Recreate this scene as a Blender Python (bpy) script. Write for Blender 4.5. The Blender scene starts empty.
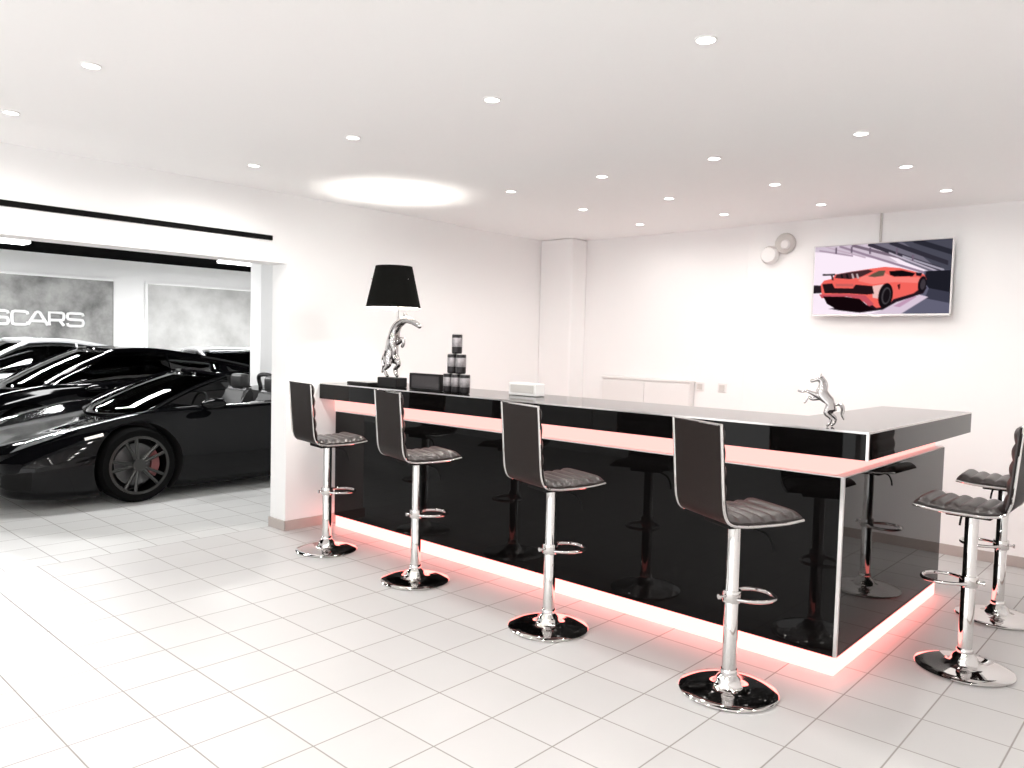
import bpy, bmesh, math, random
import numpy as np
from mathutils import Vector, Matrix
random.seed(7)
PI = math.pi
scn = bpy.context.scene
COL = scn.collection

# ------------------------------------------------------------------ materials
def new_mat(name):
    m = bpy.data.materials.new(name); m.use_nodes = True
    nt = m.node_tree
    for n in list(nt.nodes): nt.nodes.remove(n)
    out = nt.nodes.new('ShaderNodeOutputMaterial')
    return m, nt, out

def mat(name, col, rough=.5, metal=0., ior=1.45, coat=0., emit=None, es=0., var=0., vscale=8., bump=0., bscale=60., spec=None):
    m, nt, out = new_mat(name)
    b = nt.nodes.new('ShaderNodeBsdfPrincipled'); nt.links.new(b.outputs[0], out.inputs[0])
    b.inputs['Base Color'].default_value = (*col, 1); b.inputs['Roughness'].default_value = rough
    b.inputs['Metallic'].default_value = metal; b.inputs['IOR'].default_value = ior
    b.inputs['Coat Weight'].default_value = coat
    if coat: b.inputs['Coat Roughness'].default_value = .03
    if spec is not None: b.inputs['Specular IOR Level'].default_value = spec
    if emit: b.inputs['Emission Color'].default_value = (*emit, 1); b.inputs['Emission Strength'].default_value = es
    tc = nt.nodes.new('ShaderNodeTexCoord')
    if var:
        n = nt.nodes.new('ShaderNodeTexNoise'); n.inputs['Scale'].default_value = vscale; n.inputs['Detail'].default_value = 4
        nt.links.new(tc.outputs['Object'], n.inputs['Vector'])
        mx = nt.nodes.new('ShaderNodeMix'); mx.data_type = 'RGBA'
        mx.inputs[6].default_value = (*[max(0, c*(1-var)) for c in col], 1)
        mx.inputs[7].default_value = (*[min(1, c*(1+var)) for c in col], 1)
        nt.links.new(n.outputs[0], mx.inputs[0]); nt.links.new(mx.outputs[2], b.inputs['Base Color'])
    if bump:
        n2 = nt.nodes.new('ShaderNodeTexNoise'); n2.inputs['Scale'].default_value = bscale; n2.inputs['Detail'].default_value = 3
        nt.links.new(tc.outputs['Object'], n2.inputs['Vector'])
        bp = nt.nodes.new('ShaderNodeBump'); bp.inputs['Strength'].default_value = bump; bp.inputs['Distance'].default_value = .002
        nt.links.new(n2.outputs[0], bp.inputs['Height']); nt.links.new(bp.outputs[0], b.inputs['Normal'])
    return m

def emit_mat(name, col, strength):
    m, nt, out = new_mat(name)
    e = nt.nodes.new('ShaderNodeEmission'); e.inputs[0].default_value = (*col, 1); e.inputs[1].default_value = strength
    nt.links.new(e.outputs[0], out.inputs[0])
    return m

def glass_mat(name, tint=(.25, .26, .27), rough=.02):
    m, nt, out = new_mat(name)
    t = nt.nodes.new('ShaderNodeBsdfTransparent'); t.inputs[0].default_value = (*tint, 1)
    g = nt.nodes.new('ShaderNodeBsdfGlossy'); g.inputs['Roughness'].default_value = rough
    f = nt.nodes.new('ShaderNodeFresnel'); f.inputs[0].default_value = 1.6
    mx = nt.nodes.new('ShaderNodeMixShader')
    nt.links.new(f.outputs[0], mx.inputs[0]); nt.links.new(t.outputs[0], mx.inputs[1]); nt.links.new(g.outputs[0], mx.inputs[2])
    nt.links.new(mx.outputs[0], out.inputs[0])
    return m

def tile_mat(name, ox, oy, T=.3, grout=.0055, tint=(.56, .552, .545)):
    m, nt, out = new_mat(name)
    N = nt.nodes.new; Lk = nt.links.new
    b = N('ShaderNodeBsdfPrincipled'); Lk(b.outputs[0], out.inputs[0])
    geo = N('ShaderNodeNewGeometry')
    sep = N('ShaderNodeSeparateXYZ'); Lk(geo.outputs['Position'], sep.inputs[0])
    def math_(op, a, bb=None, c=None):
        n = N('ShaderNodeMath'); n.operation = op
        for i, v in enumerate((a, bb, c)):
            if v is None: continue
            if isinstance(v, (int, float)): n.inputs[i].default_value = v
            else: Lk(v, n.inputs[i])
        return n.outputs[0]
    def edge(s, o):
        u = math_('DIVIDE', math_('SUBTRACT', s, o), T)
        fr = math_('FRACT', u)
        d = math_('MULTIPLY', math_('MINIMUM', fr, math_('SUBTRACT', 1., fr)), T)
        return d, math_('FLOOR', u)
    dx, ix = edge(sep.outputs[0], ox); dy, iy = edge(sep.outputs[1], oy)
    d = math_('MINIMUM', dx, dy)
    mr = N('ShaderNodeMapRange'); mr.inputs[1].default_value = grout*.35; mr.inputs[2].default_value = grout*.75
    mr.inputs[3].default_value = 0; mr.inputs[4].default_value = 1
    Lk(d, mr.inputs[0])
    cmb = N('ShaderNodeCombineXYZ'); Lk(ix, cmb.inputs[0]); Lk(iy, cmb.inputs[1])
    wn = N('ShaderNodeTexWhiteNoise'); wn.noise_dimensions = '3D'; Lk(cmb.outputs[0], wn.inputs['Vector'])
    ns = N('ShaderNodeTexNoise'); ns.inputs['Scale'].default_value = 3.; ns.inputs['Detail'].default_value = 5
    Lk(geo.outputs['Position'], ns.inputs['Vector'])
    v = math_('ADD', math_('MULTIPLY', wn.outputs[0], .05), math_('MULTIPLY', ns.outputs[0], .06))
    v = math_('ADD', v, .945)
    mx0 = N('ShaderNodeMix'); mx0.data_type = 'RGBA'; mx0.blend_type = 'MULTIPLY'; mx0.inputs[0].default_value = 1
    mx0.inputs[6].default_value = (*tint, 1); Lk(v, mx0.inputs[7])
    mx = N('ShaderNodeMix'); mx.data_type = 'RGBA'
    mx.inputs[6].default_value = (.30, .28, .265, 1); Lk(mx0.outputs[2], mx.inputs[7]); Lk(mr.outputs[0], mx.inputs[0])
    Lk(mx.outputs[2], b.inputs['Base Color'])
    r = N('ShaderNodeMapRange'); r.inputs[3].default_value = .7; r.inputs[4].default_value = .34; Lk(mr.outputs[0], r.inputs[0])
    Lk(r.outputs[0], b.inputs['Roughness'])
    bp = N('ShaderNodeBump'); bp.inputs['Strength'].default_value = .35; bp.inputs['Distance'].default_value = .002
    Lk(mr.outputs[0], bp.inputs['Height']); Lk(bp.outputs[0], b.inputs['Normal'])
    b.inputs['IOR'].default_value = 1.4
    return m

def cloudy_mat(name, dark, light, seed):
    m, nt, out = new_mat(name); N = nt.nodes.new; Lk = nt.links.new
    b = N('ShaderNodeBsdfPrincipled'); Lk(b.outputs[0], out.inputs[0]); b.inputs['Roughness'].default_value = .6
    tc = N('ShaderNodeTexCoord'); mp = N('ShaderNodeMapping'); mp.inputs['Location'].default_value = (seed, seed*2.3, seed*.7)
    Lk(tc.outputs['Object'], mp.inputs[0])
    n = N('ShaderNodeTexNoise'); n.inputs['Scale'].default_value = 1.6; n.inputs['Detail'].default_value = 7; n.inputs['Roughness'].default_value = .6
    Lk(mp.outputs[0], n.inputs['Vector'])
    cr = N('ShaderNodeValToRGB'); cr.color_ramp.elements[0].position = .33; cr.color_ramp.elements[1].position = .62
    cr.color_ramp.elements[0].color = (*dark, 1); cr.color_ramp.elements[1].color = (*light, 1)
    Lk(n.outputs[0], cr.inputs[0]); Lk(cr.outputs[0], b.inputs['Base Color'])
    return m

M = {}
M['wall'] = mat('white_plaster', (.91, .91, .907), .75, bump=.15, bscale=220, var=.015, vscale=1.5)
M['ceil'] = mat('white_ceiling_paint', (.96, .96, .958), .8, bump=.08, bscale=200, var=.01, vscale=1.2)
M['gwall'] = mat('white_garage_paint', (.94, .94, .935), .7, var=.02, vscale=2, bump=.1)
M['dark_ceiling'] = mat('dark_garage_ceiling', (.006, .006, .006), .9, var=.3, vscale=3, spec=0.)
M['floor'] = tile_mat('pale_floor_tiles', 0., 0.)
M['gfloor'] = tile_mat('garage_floor_tiles', .1, .13, tint=(.62, .62, .61))
M['skirt'] = mat('grey_beige_skirting_tile', (.46, .41, .385), .35, var=.1, vscale=6)
M['black_glass'] = mat('black_gloss_panel', (.003, .0027, .0027), .02, ior=1.235, var=.2, vscale=3)
M['top_glass'] = mat('black_gloss_top', (.005, .0046, .0046), .03, ior=1.35, var=.2, vscale=3)
M['alu'] = mat('brushed_aluminium', (.78, .76, .75), .3, metal=1, var=.05, vscale=40)
M['chrome'] = mat('chrome', (.70, .685, .675), .045, metal=1, var=.02, vscale=5)
M['leather'] = mat('black_leather', (.030, .023, .022), .36, ior=1.5, bump=.1, bscale=350, var=.25, vscale=20)
M['shell'] = mat('dark_brown_black_vinyl', (.010, .006, .005), .5, ior=1.25, bump=.2, bscale=350, var=.2, vscale=20)
M['rubber'] = mat('black_rubber', (.008, .008, .008), .6, spec=.1, var=.2, vscale=20)
M['led_low'] = emit_mat('pink_led_diffuser_low', (1., .23, .205), 4.6)
M['led_up'] = emit_mat('pink_led_diffuser_up', (1., .41, .37), 1.75)
M['core'] = mat('dark_carcass', (.02, .017, .017), .6, var=.2)
M['shade'] = mat('black_lamp_fabric', (.004, .004, .0035), .95, spec=.1, bump=.4, bscale=500, var=.2, vscale=60)
M['shade_in'] = mat('pale_shade_lining', (.75, .73, .7), .7, var=.03)
M['silver'] = mat('polished_silver', (.52, .50, .50), .12, metal=1, var=.25, vscale=30)
M['black_plastic'] = mat('black_plastic', (.006, .0055, .006), .45, ior=1.35, var=.2, vscale=15)
M['dark_grey'] = mat('dark_grey_inset', (.045, .04, .042), .5, var=.3, vscale=12)
M['can_dark'] = mat('dark_can_lacquer', (.02, .017, .019), .3, metal=.4, var=.3, vscale=30)
M['can_label'] = mat('grey_can_label', (.33, .31, .32), .35, metal=.5, var=.6, vscale=45)
M['white_plastic'] = mat('white_plastic', (.8, .79, .78), .4, var=.02)
M['pale_grey'] = mat('pale_grey_plastic', (.60, .575, .55), .45, var=.05)
M['cabinet'] = mat('white_cabinet_lacquer', (.83, .82, .81), .4, var=.015)
M['bulb'] = emit_mat('lit_bulb', (1., .95, .88), 12)
M['spot_lens'] = emit_mat('lit_downlight_lens', (1., .97, .93), 9)
M['tube'] = emit_mat('lit_fluorescent_tube', (1., 1., 1.), 6)
M['paint_black'] = mat('black_car_paint', (.0025, .0025, .003), .05, ior=1.3, coat=0., var=.2, vscale=2)
M['paint_silver'] = mat('silver_car_paint', (.80, .81, .82), .25, metal=.2, coat=.8, var=.03, vscale=2)
M['paint_white'] = mat('white_car_paint', (.82, .82, .82), .25, coat=.8, var=.02, vscale=2)
M['car_glass'] = glass_mat('tinted_car_glass', (.28, .285, .29))
M['car_glass_clear'] = glass_mat('clear_car_glass', (.45, .46, .47))
M['interior'] = mat('black_car_interior', (.015, .014, .014), .55, var=.3, vscale=20)
M['seat_leather'] = mat('grey_car_seat_leather', (.03, .03, .03), .4, var=.2, vscale=25)
M['tyre'] = mat('tyre_rubber', (.004, .004, .004), .8, spec=.05, bump=.3, bscale=120, var=.2)
M['rim'] = mat('dark_alloy_rim', (.05, .05, .048), .3, metal=.8, var=.15, vscale=20)
M['disc'] = mat('steel_brake_disc', (.10, .10, .10), .4, metal=.8, var=.2, vscale=50)
M['caliper'] = mat('dusty_red_caliper', (.17, .05, .05), .4, var=.2, vscale=30)
M['lamp_lens'] = mat('clear_headlight_lens', (.45, .46, .47), .08, metal=.6, coat=.6, var=.4, vscale=25)
M['marker'] = mat('white_marker_lens', (.85, .8, .75), .25, emit=(1, .93, .85), es=.25, var=.1, vscale=30)
M['black_trim'] = mat('black_track_paint', (.003, .003, .003), .6, spec=.1, var=.2)
M['sign_white'] = mat('white_sign_acrylic', (.9, .9, .9), .35, var=.01)
M['night'] = mat('dark_shop_glass', (.012, .012, .013), .05, var=.2, vscale=.5)
M['tv_frame'] = mat('silver_white_tv_bezel', (.74, .73, .735), .3, var=.02)
M['panel_dark'] = cloudy_mat('cloudy_grey_panel', (.12, .12, .118), (.40, .40, .39), 3.1)
M['panel_light'] = cloudy_mat('cloudy_pale_panel', (.40, .40, .39), (.58, .58, .57), 9.4)

# ------------------------------------------------------------------ helpers
def link(o, parent=None):
    COL.objects.link(o)
    if parent is not None: o.parent = parent
    return o

def obj(name, bm, m, parent=None, smooth=False, loc=None):
    me = bpy.data.meshes.new(name)
    bmesh.ops.recalc_face_normals(bm, faces=bm.faces[:])
    bm.to_mesh(me); bm.free()
    for x in (m if isinstance(m, (list, tuple)) else [m]): me.materials.append(x)
    if smooth:
        for p_ in me.polygons: p_.use_smooth = True
        me.set_sharp_from_angle(angle=math.radians(42))
    o = bpy.data.objects.new(name, me)
    if loc is not None: o.location = loc
    return link(o, parent)

def tag(o, label, cat, group=None):
    o['label'] = label; o['category'] = cat
    if group: o['group'] = group
    return o

def thing(name, label, cat, loc=(0, 0, 0), rz=0., group=None):
    o = bpy.data.objects.new(name, None); o.empty_display_size = .1
    o.location = loc; o.rotation_euler = (0, 0, rz); link(o)
    return tag(o, label, cat, group)

def dup(root, loc, rz, label, group=None):
    r = root.copy(); COL.objects.link(r); r.location = loc; r.rotation_euler = (0, 0, rz); r['label'] = label
    if group: r['group'] = group
    for ch in list(root.children):
        c = ch.copy(); COL.objects.link(c); c.parent = r
        for g in list(ch.children):
            d = g.copy(); COL.objects.link(d); d.parent = c
    return r

def struct(name, bm, m, parent=None, smooth=False):
    o = obj(name, bm, m, parent, smooth)
    if parent is None: o['kind'] = 'structure'
    return o

def add_box(bm, lo, hi, bev=0., seg=2, mi=0):
    lo = Vector(lo); hi = Vector(hi)
    r = bmesh.ops.create_cube(bm, size=1.)
    vs = r['verts']; c = (lo+hi)/2; s = hi-lo
    for v in vs: v.co = Vector((v.co.x*s.x, v.co.y*s.y, v.co.z*s.z))+c
    fs = {f for v in vs for f in v.link_faces}
    if bev:
        es = list({e for v in vs for e in v.link_edges})
        rr = bmesh.ops.bevel(bm, geom=es, offset=bev, segments=seg, affect='EDGES', profile=.5)
        fs = set(rr['faces']) | {f for f in fs if f.is_valid}
    for f in fs:
        if f.is_valid: f.material_index = mi
    return bm

def box(lo, hi, bev=0., seg=2): return add_box(bmesh.new(), lo, hi, bev, seg)

def add_lathe(bm, prof, n=40, center=(0, 0, 0), axis='z', mi=0, closed=False):
    c = Vector(center); rings = []
    for r, h in prof:
        ring = []
        for k in range(n):
            a = 2*PI*k/n
            p_ = {'z': (r*math.cos(a), r*math.sin(a), h), 'y': (r*math.cos(a), h, r*math.sin(a)), 'x': (h, r*math.cos(a), r*math.sin(a))}[axis]
            ring.append(bm.verts.new(c+Vector(p_)))
        rings.append(ring)
    pairs = list(zip(rings, rings[1:]))
    if closed: pairs.append((rings[-1], rings[0]))
    for a, b in pairs:
        for k in range(n):
            try: bm.faces.new((a[k], a[(k+1) % n], b[(k+1) % n], b[k])).material_index = mi
            except ValueError: pass
    if not closed:
        for ring, (r, h) in ((rings[0], prof[0]), (rings[-1], prof[-1])):
            if r > 1e-5:
                try: bm.faces.new(ring).material_index = mi
                except ValueError: pass
    bmesh.ops.remove_doubles(bm, verts=[v for r in rings for v in r], dist=1e-6)
    return bm

def cat(pts, n, closed=False):
    P = [Vector(p_) for p_ in pts]; out = []
    m = len(P)
    segs = m if closed else m-1
    for i in range(segs):
        p1, p2 = P[i], P[(i+1) % m]
        p0 = P[i-1] if (i > 0 or closed) else p1*2-p2
        p3 = P[(i+2) % m] if (i+2 < m or closed) else p2*2-p1
        for k in range(n):
            t = k/n
            out.append(.5*((2*p1)+(-p0+p2)*t+(2*p0-5*p1+4*p2-p3)*t*t+(-p0+3*p1-3*p2+p3)*t**3))
    if not closed: out.append(P[-1].copy())
    return out

def add_tube(bm, pts, rad, n=10, closed=False, mi=0, flat=1.):
    P = [Vector(p_) for p_ in pts]; m = len(P)
    rad = [rad]*m if isinstance(rad, (int, float)) else list(rad)
    rings = []; up = None
    for i in range(m):
        a = P[(i-1) % m] if (closed or i > 0) else P[i]
        b = P[(i+1) % m] if (closed or i < m-1) else P[i]
        d = (b-a).normalized()
        if up is None:
            up = Vector((0, 0, 1)) if abs(d.z) < .9 else Vector((1, 0, 0))
        s = d.cross(up)
        if s.length < 1e-6: s = d.cross(Vector((0, 1, 0)))
        s.normalize(); u = s.cross(d).normalized(); up = u
        rings.append([bm.verts.new(P[i]+(s*math.cos(2*PI*k/n)+u*flat*math.sin(2*PI*k/n))*rad[i]) for k in range(n)])
    pr = list(zip(rings, rings[1:]))+([(rings[-1], rings[0])] if closed else [])
    for a, b in pr:
        for k in range(n): bm.faces.new((a[k], a[(k+1) % n], b[(k+1) % n], b[k])).material_index = mi
    if not closed:
        bm.faces.new(rings[0][::-1]).material_index = mi; bm.faces.new(rings[-1]).material_index = mi
    return bm

def add_grid(bm, G, closed_u=False, mi=0):
    V = [[bm.verts.new(p_) for p_ in row] for row in G]
    for i in range(len(V)-1):
        n = len(V[i])
        for j in range(n if closed_u else n-1):
            try: bm.faces.new((V[i][j], V[i][(j+1) % n], V[i+1][(j+1) % n], V[i+1][j])).material_index = mi
            except ValueError: pass
    return V

def add_prism(bm, poly, axis, a, b, mi=0):
    """poly: 2D points; axis the extrusion axis; a..b extents along it"""
    def mk(p_, h): return {'x': (h, p_[0], p_[1]), 'y': (p_[0], h, p_[1]), 'z': (p_[0], p_[1], h)}[axis]
    A = [bm.verts.new(mk(p_, a)) for p_ in poly]; B = [bm.verts.new(mk(p_, b)) for p_ in poly]
    bm.faces.new(A[::-1]).material_index = mi; bm.faces.new(B).material_index = mi
    n = len(poly)
    for k in range(n): bm.faces.new((A[k], A[(k+1) % n], B[(k+1) % n], B[k])).material_index = mi
    return bm

def solid(o, t):
    md = o.modifiers.new('thickness', 'SOLIDIFY'); md.thickness = t; md.offset = 0
    return o

def bake(o):
    """replace the object's mesh by its evaluated (modified) mesh"""
    dg = bpy.context.evaluated_depsgraph_get(); dg.update()
    me = bpy.data.meshes.new_from_object(o.evaluated_get(dg), depsgraph=dg)
    o.modifiers.clear(); o.data = me
    return o

# ------------------------------------------------------------------ the room
H = 2.494
WX = -2.2           # showroom face of the dividing wall
WX2 = -2.41         # its garage face
YB = 4.70           # wall carrying the screen
HEAD = 1.985        # head of the wide opening
XR, YF = 3.9, -4.2

struct('floor', box((WX2, YF, -.1), (XR+.1, YB+.3, 0)), M['floor'])
struct('floor_garage', box((-13.2, -3.2, -.1), (WX2, 9.2, 0)), M['gfloor'])
struct('ceiling', box((WX2, YF-.1, H), (XR+.1, YB+.3, H+.12)), M['ceil'])
bm = bmesh.new()
add_box(bm, (WX2, 1.585, 0), (WX, 3.26, H)); add_box(bm, (WX2, 3.26, 0), (WX-.055, YB+.3, H))
add_box(bm, (WX2, YF, HEAD), (WX, 1.585, H))
add_box(bm, (WX2, YF-.1, 0), (WX, -3.1, HEAD))
struct('wall_left', bm, M['wall'])
bm = bmesh.new()
add_box(bm, (WX2, YB+.05, 0), (-.10, YB+.3, H)); add_box(bm, (-.10, YB, 0), (XR+.1, YB+.3, H))
struct('wall_back', bm, M['wall'])
struct('wall_corner', box((WX-.055, 4.505, 0), (-1.845, YB+.05, H), .02, 3), M['wall'])
struct('wall_right', box((XR, YF, 0), (XR+.1, YB+.3, H)), M['wall'])
# unseen front behind the camera: shop window added for fill, open to the sky
bm = bmesh.new()
add_box(bm, (WX2, YF-.1, 0), (WX, YF, H)); add_box(bm, (XR-.1, YF-.1, 0), (XR+.1, YF, H)); add_box(bm, (WX, YF-.1, 2.42), (XR-.1, YF, H)); add_box(bm, (WX, YF-.1, 0), (XR-.1, YF, .06))
struct('wall_front', bm, M['wall'])
bm = bmesh.new()
for x in (-.2, 1.8): add_box(bm, (x-.03, YF-.08, .06), (x+.03, YF-.02, 2.42), .004)
struct('window_added_1', bm, M['alu'])
# skirting
SK = .075
struct('baseboard_back', box((-.10, YB-.012, 0), (XR, YB, SK), .002), M['skirt'])
struct('baseboard_left', box((WX, 1.573, 0), (WX+.012, 3.26, SK), .002), M['skirt'])
struct('baseboard_jamb', box((WX2-.01, 1.573, 0), (WX+.012, 1.585, SK), .002), M['skirt'])
struct('baseboard_right', box((XR-.012, YF, 0), (XR, YB, SK), .002), M['skirt'])
struct('trim_1', box((WX-.01, -4.4, 2.142), (WX+.014, 1.455, 2.176), .003), M['black_trim'])
struct('trim_2', box((-.125, YB+.035, 0), (-.098, YB+.06, H), .003), M['wall'])

# ------------------------------------------------------------------ garage hall behind the opening
GX, GH = -13.0, 2.88
struct('wall_garage', box((GX-.2, -3.2, 0), (GX, 9.2, GH)), M['gwall'])
struct('wall_garage_far', box((GX, 9.0, 0), (WX2, 9.2, GH)), M['gwall'])
struct('wall_garage_near', box((GX, -3.2, 0), (WX2, -3.0, GH)), M['gwall'])
struct('ceiling_garage', box((GX-.2, -3.2, GH), (WX2, 9.2, GH+.1)), M['dark_ceiling'])
struct('wall_above_garage', box((WX2-.02, -3.2, H), (WX2, 9.2, GH)), M['gwall'])
struct('column_garage', box((-6.10, 3.44, 0), (-5.84, 4.1, GH), .01), M['gwall'])
for k in range(4):
    tr = obj('ceiling_rail', box((-10.6+k*.45, -2.8, GH-.05), (-10.56+k*.45, 8.8, GH), .004), M['rim'])
    tr['kind'] = 'structure'; tr.name = 'trim_rail_%d' % (k+1)

def wall_panel(y0, y1, label, m):
    t = thing('wall_panel', label, 'wall panel', (GX, (y0+y1)/2, .5), 0, 'grey panels on the garage wall')
    w = (y1-y0)/2
    obj('panel', box((0, -w, 0), (.02, w, 1.955)), m, t)
    bm = bmesh.new(); f = .05
    add_box(bm, (0, -w-f, 1.955), (.05, w+f, 1.955+f), .004); add_box(bm, (0, -w-f, -f), (.05, w+f, 0), .004)
    add_box(bm, (0, -w-f, 0), (.05, -w, 1.955), .004); add_box(bm, (0, w, 0), (.05, w+f, 1.955), .004)
    obj('frame', bm, M['gwall'], t)
    return t
wall_panel(.9, 4.365, 'cloudy grey wall panel behind the white lettering', M['panel_dark'])
wall_panel(5.01, 8.4, 'pale grey wall panel above the white car, without lettering', M['panel_light'])

# sign letters (wide rounded strokes)
def letter_strokes(ch):
    # unit box: width 1, height 1
    if ch == 'S':
        return [[(.97, .80), (.93, .95), (.80, 1), (.2, 1), (.06, .95), (.03, .82), (.03, .66), (.07, .55), (.2, .51), (.8, .49), (.93, .45), (.97, .34), (.97, .18), (.93, .05), (.8, 0), (.2, 0), (.07, .05), (.03, .2)]]
    if ch == 'C':
        return [[(.97, .78), (.93, .94), (.8, 1), (.2, 1), (.06, .94), (.02, .8), (.02, .2), (.06, .06), (.2, 0), (.8, 0), (.93, .06), (.97, .22)]]
    if ch == 'A':
        return [[(0, 0), (.40, .96), (.47, 1), (.53, 1), (.60, .96), (1, 0)], [(.17, .30), (.83, .30)]]
    return [[(.03, 0), (.03, 1), (.82, 1), (.95, .94), (.98, .8), (.98, .62), (.94, .47), (.82, .42), (.03, .42)], [(.70, .42), (.98, 0)]]
sg = thing('wall_sign', 'white raised letters SCARS on the grey garage wall panel', 'sign', (GX+.022, 3.1, 1.57))
yl = {0: (2.31, 2.60), 1: (2.645, 2.905), 2: (2.90, 3.215), 3: (3.235, 3.49), 4: (3.535, 3.825)}
for k, ch in enumerate('SCARS'):
    y0, y1 = yl[k]; bm = bmesh.new()
    for st in letter_strokes(ch):
        add_tube(bm, [(.022, y0-3.1+u*(y1-y0), v*.235) for u, v in st], .027, 8)
    obj('letter', bm, M['sign_white'], sg, True)

def fluor(x, y, label):
    t = thing('fluorescent_light', label, 'ceiling light', (x, y, GH), 0, 'fluorescent lights on the garage ceiling')
    obj('housing', box((-.12, -.75, -.05), (.12, .75, 0), .01), M['white_plastic'], t)
    obj('diffuser', box((-.16, -.74, -.10), (.16, .74, -.045), .02), M['tube'], t)
fluor(-10.55, 6.05, 'fluorescent ceiling light above the white car')
fluor(-10.75, 1.55, 'fluorescent ceiling light at the left edge above the silver car')

# ------------------------------------------------------------------ bar counter
ZT, ZB = 1.105, .986
XC, YC = 1.829, 1.866
XL = -2.19
YR = 3.68
bX, bY, bT, bB, bXL, bYR = 1.712, 1.942, .889, .088, -2.085, 3.612
LD, LW = .62, .50         # depth of the long leg, width of the short leg
bar = thing('bar_counter', 'long black glossy L-shaped bar with pink light strips', 'bar counter', (0, 0, 0))
def Lpoly(x0, x1, y0, yd, xw, y1): return [(x0, y0), (x1, y0), (x1, y1), (x1-xw, y1), (x1-xw, y0+yd), (x0, y0+yd)]
bm = add_prism(bmesh.new(), Lpoly(XL+.004, XC-.004, YC+.004, LD, LW, YR-.004), 'z', ZB+.004, ZT-.004); obj('worktop_core', bm, M['core'], bar)
bm = add_prism(bmesh.new(), Lpoly(XL+.006, XC-.006, YC+.006, LD-.01, LW-.01, YR-.006), 'z', ZT-.004, ZT); obj('worktop', bm, M['top_glass'], bar)
SEAM = .40
obj('fascia_panel', box((XL, YC, ZB), (SEAM-.0015, YC+.004, ZT-.006)), M['black_glass'], bar)
obj('fascia_panel', box((SEAM+.0015, YC, ZB), (XC-.006, YC+.004, ZT-.006)), M['black_glass'], bar)
obj('end_fascia_panel', box((XC-.004, YC+.006, ZB), (XC, YR, ZT-.006)), M['black_glass'], bar)
bm = bmesh.new(); e = .007
add_box(bm, (XL, YC-.001, ZT-e), (XC+.001, YC+e, ZT+.001)); add_box(bm, (XC-e, YC, ZT-e), (XC+.001, YR, ZT+.001))
obj('edge_trim', bm, M['alu'], bar)
obj('corner_trim', box((XC-.009, YC-.0015, ZB), (XC+.0015, YC+.009, ZT-e)), M['alu'], bar)
# upper light channel between worktop and body
ns = .05
bm = add_prism(bmesh.new(), Lpoly(XL+.02, bX-ns, bY+ns, LD-.2, LW-.12, bYR-.01), 'z', bT, ZB+.002); obj('upper_light_strip', bm, M['led_up'], bar)
# body
obj('front_panel', box((bXL, bY, bB), (bX-.014, bY+.008, bT)), M['black_glass'], bar)
obj('end_panel', box((bX-.008, bY+.012, bB), (bX, bYR, bT)), M['black_glass'], bar)
obj('corner_trim', box((bX-.014, bY-.0015, bB), (bX+.0015, bY+.012, bT)), M['alu'], bar)
bm = add_prism(bmesh.new(), Lpoly(bXL, bX-.009, bY+.009, LD-.1, LW-.1, bYR-.004), 'z', bB, bT-.001); obj('carcass', bm, M['core'], bar)
bm = add_prism(bmesh.new(), Lpoly(bXL+.002, bX-.002, bY+.002, LD-.12, LW-.12, bYR-.006), 'z', bT, bT+.004); obj('light_ledge', bm, M['cabinet'], bar)
pi_ = .012
bm = add_prism(bmesh.new(), Lpoly(bXL, bX-pi_, bY+pi_, LD-.12, LW-.12, bYR-.01), 'z', 0, bB); obj('plinth_light_strip', bm, M['led_low'], bar)

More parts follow.
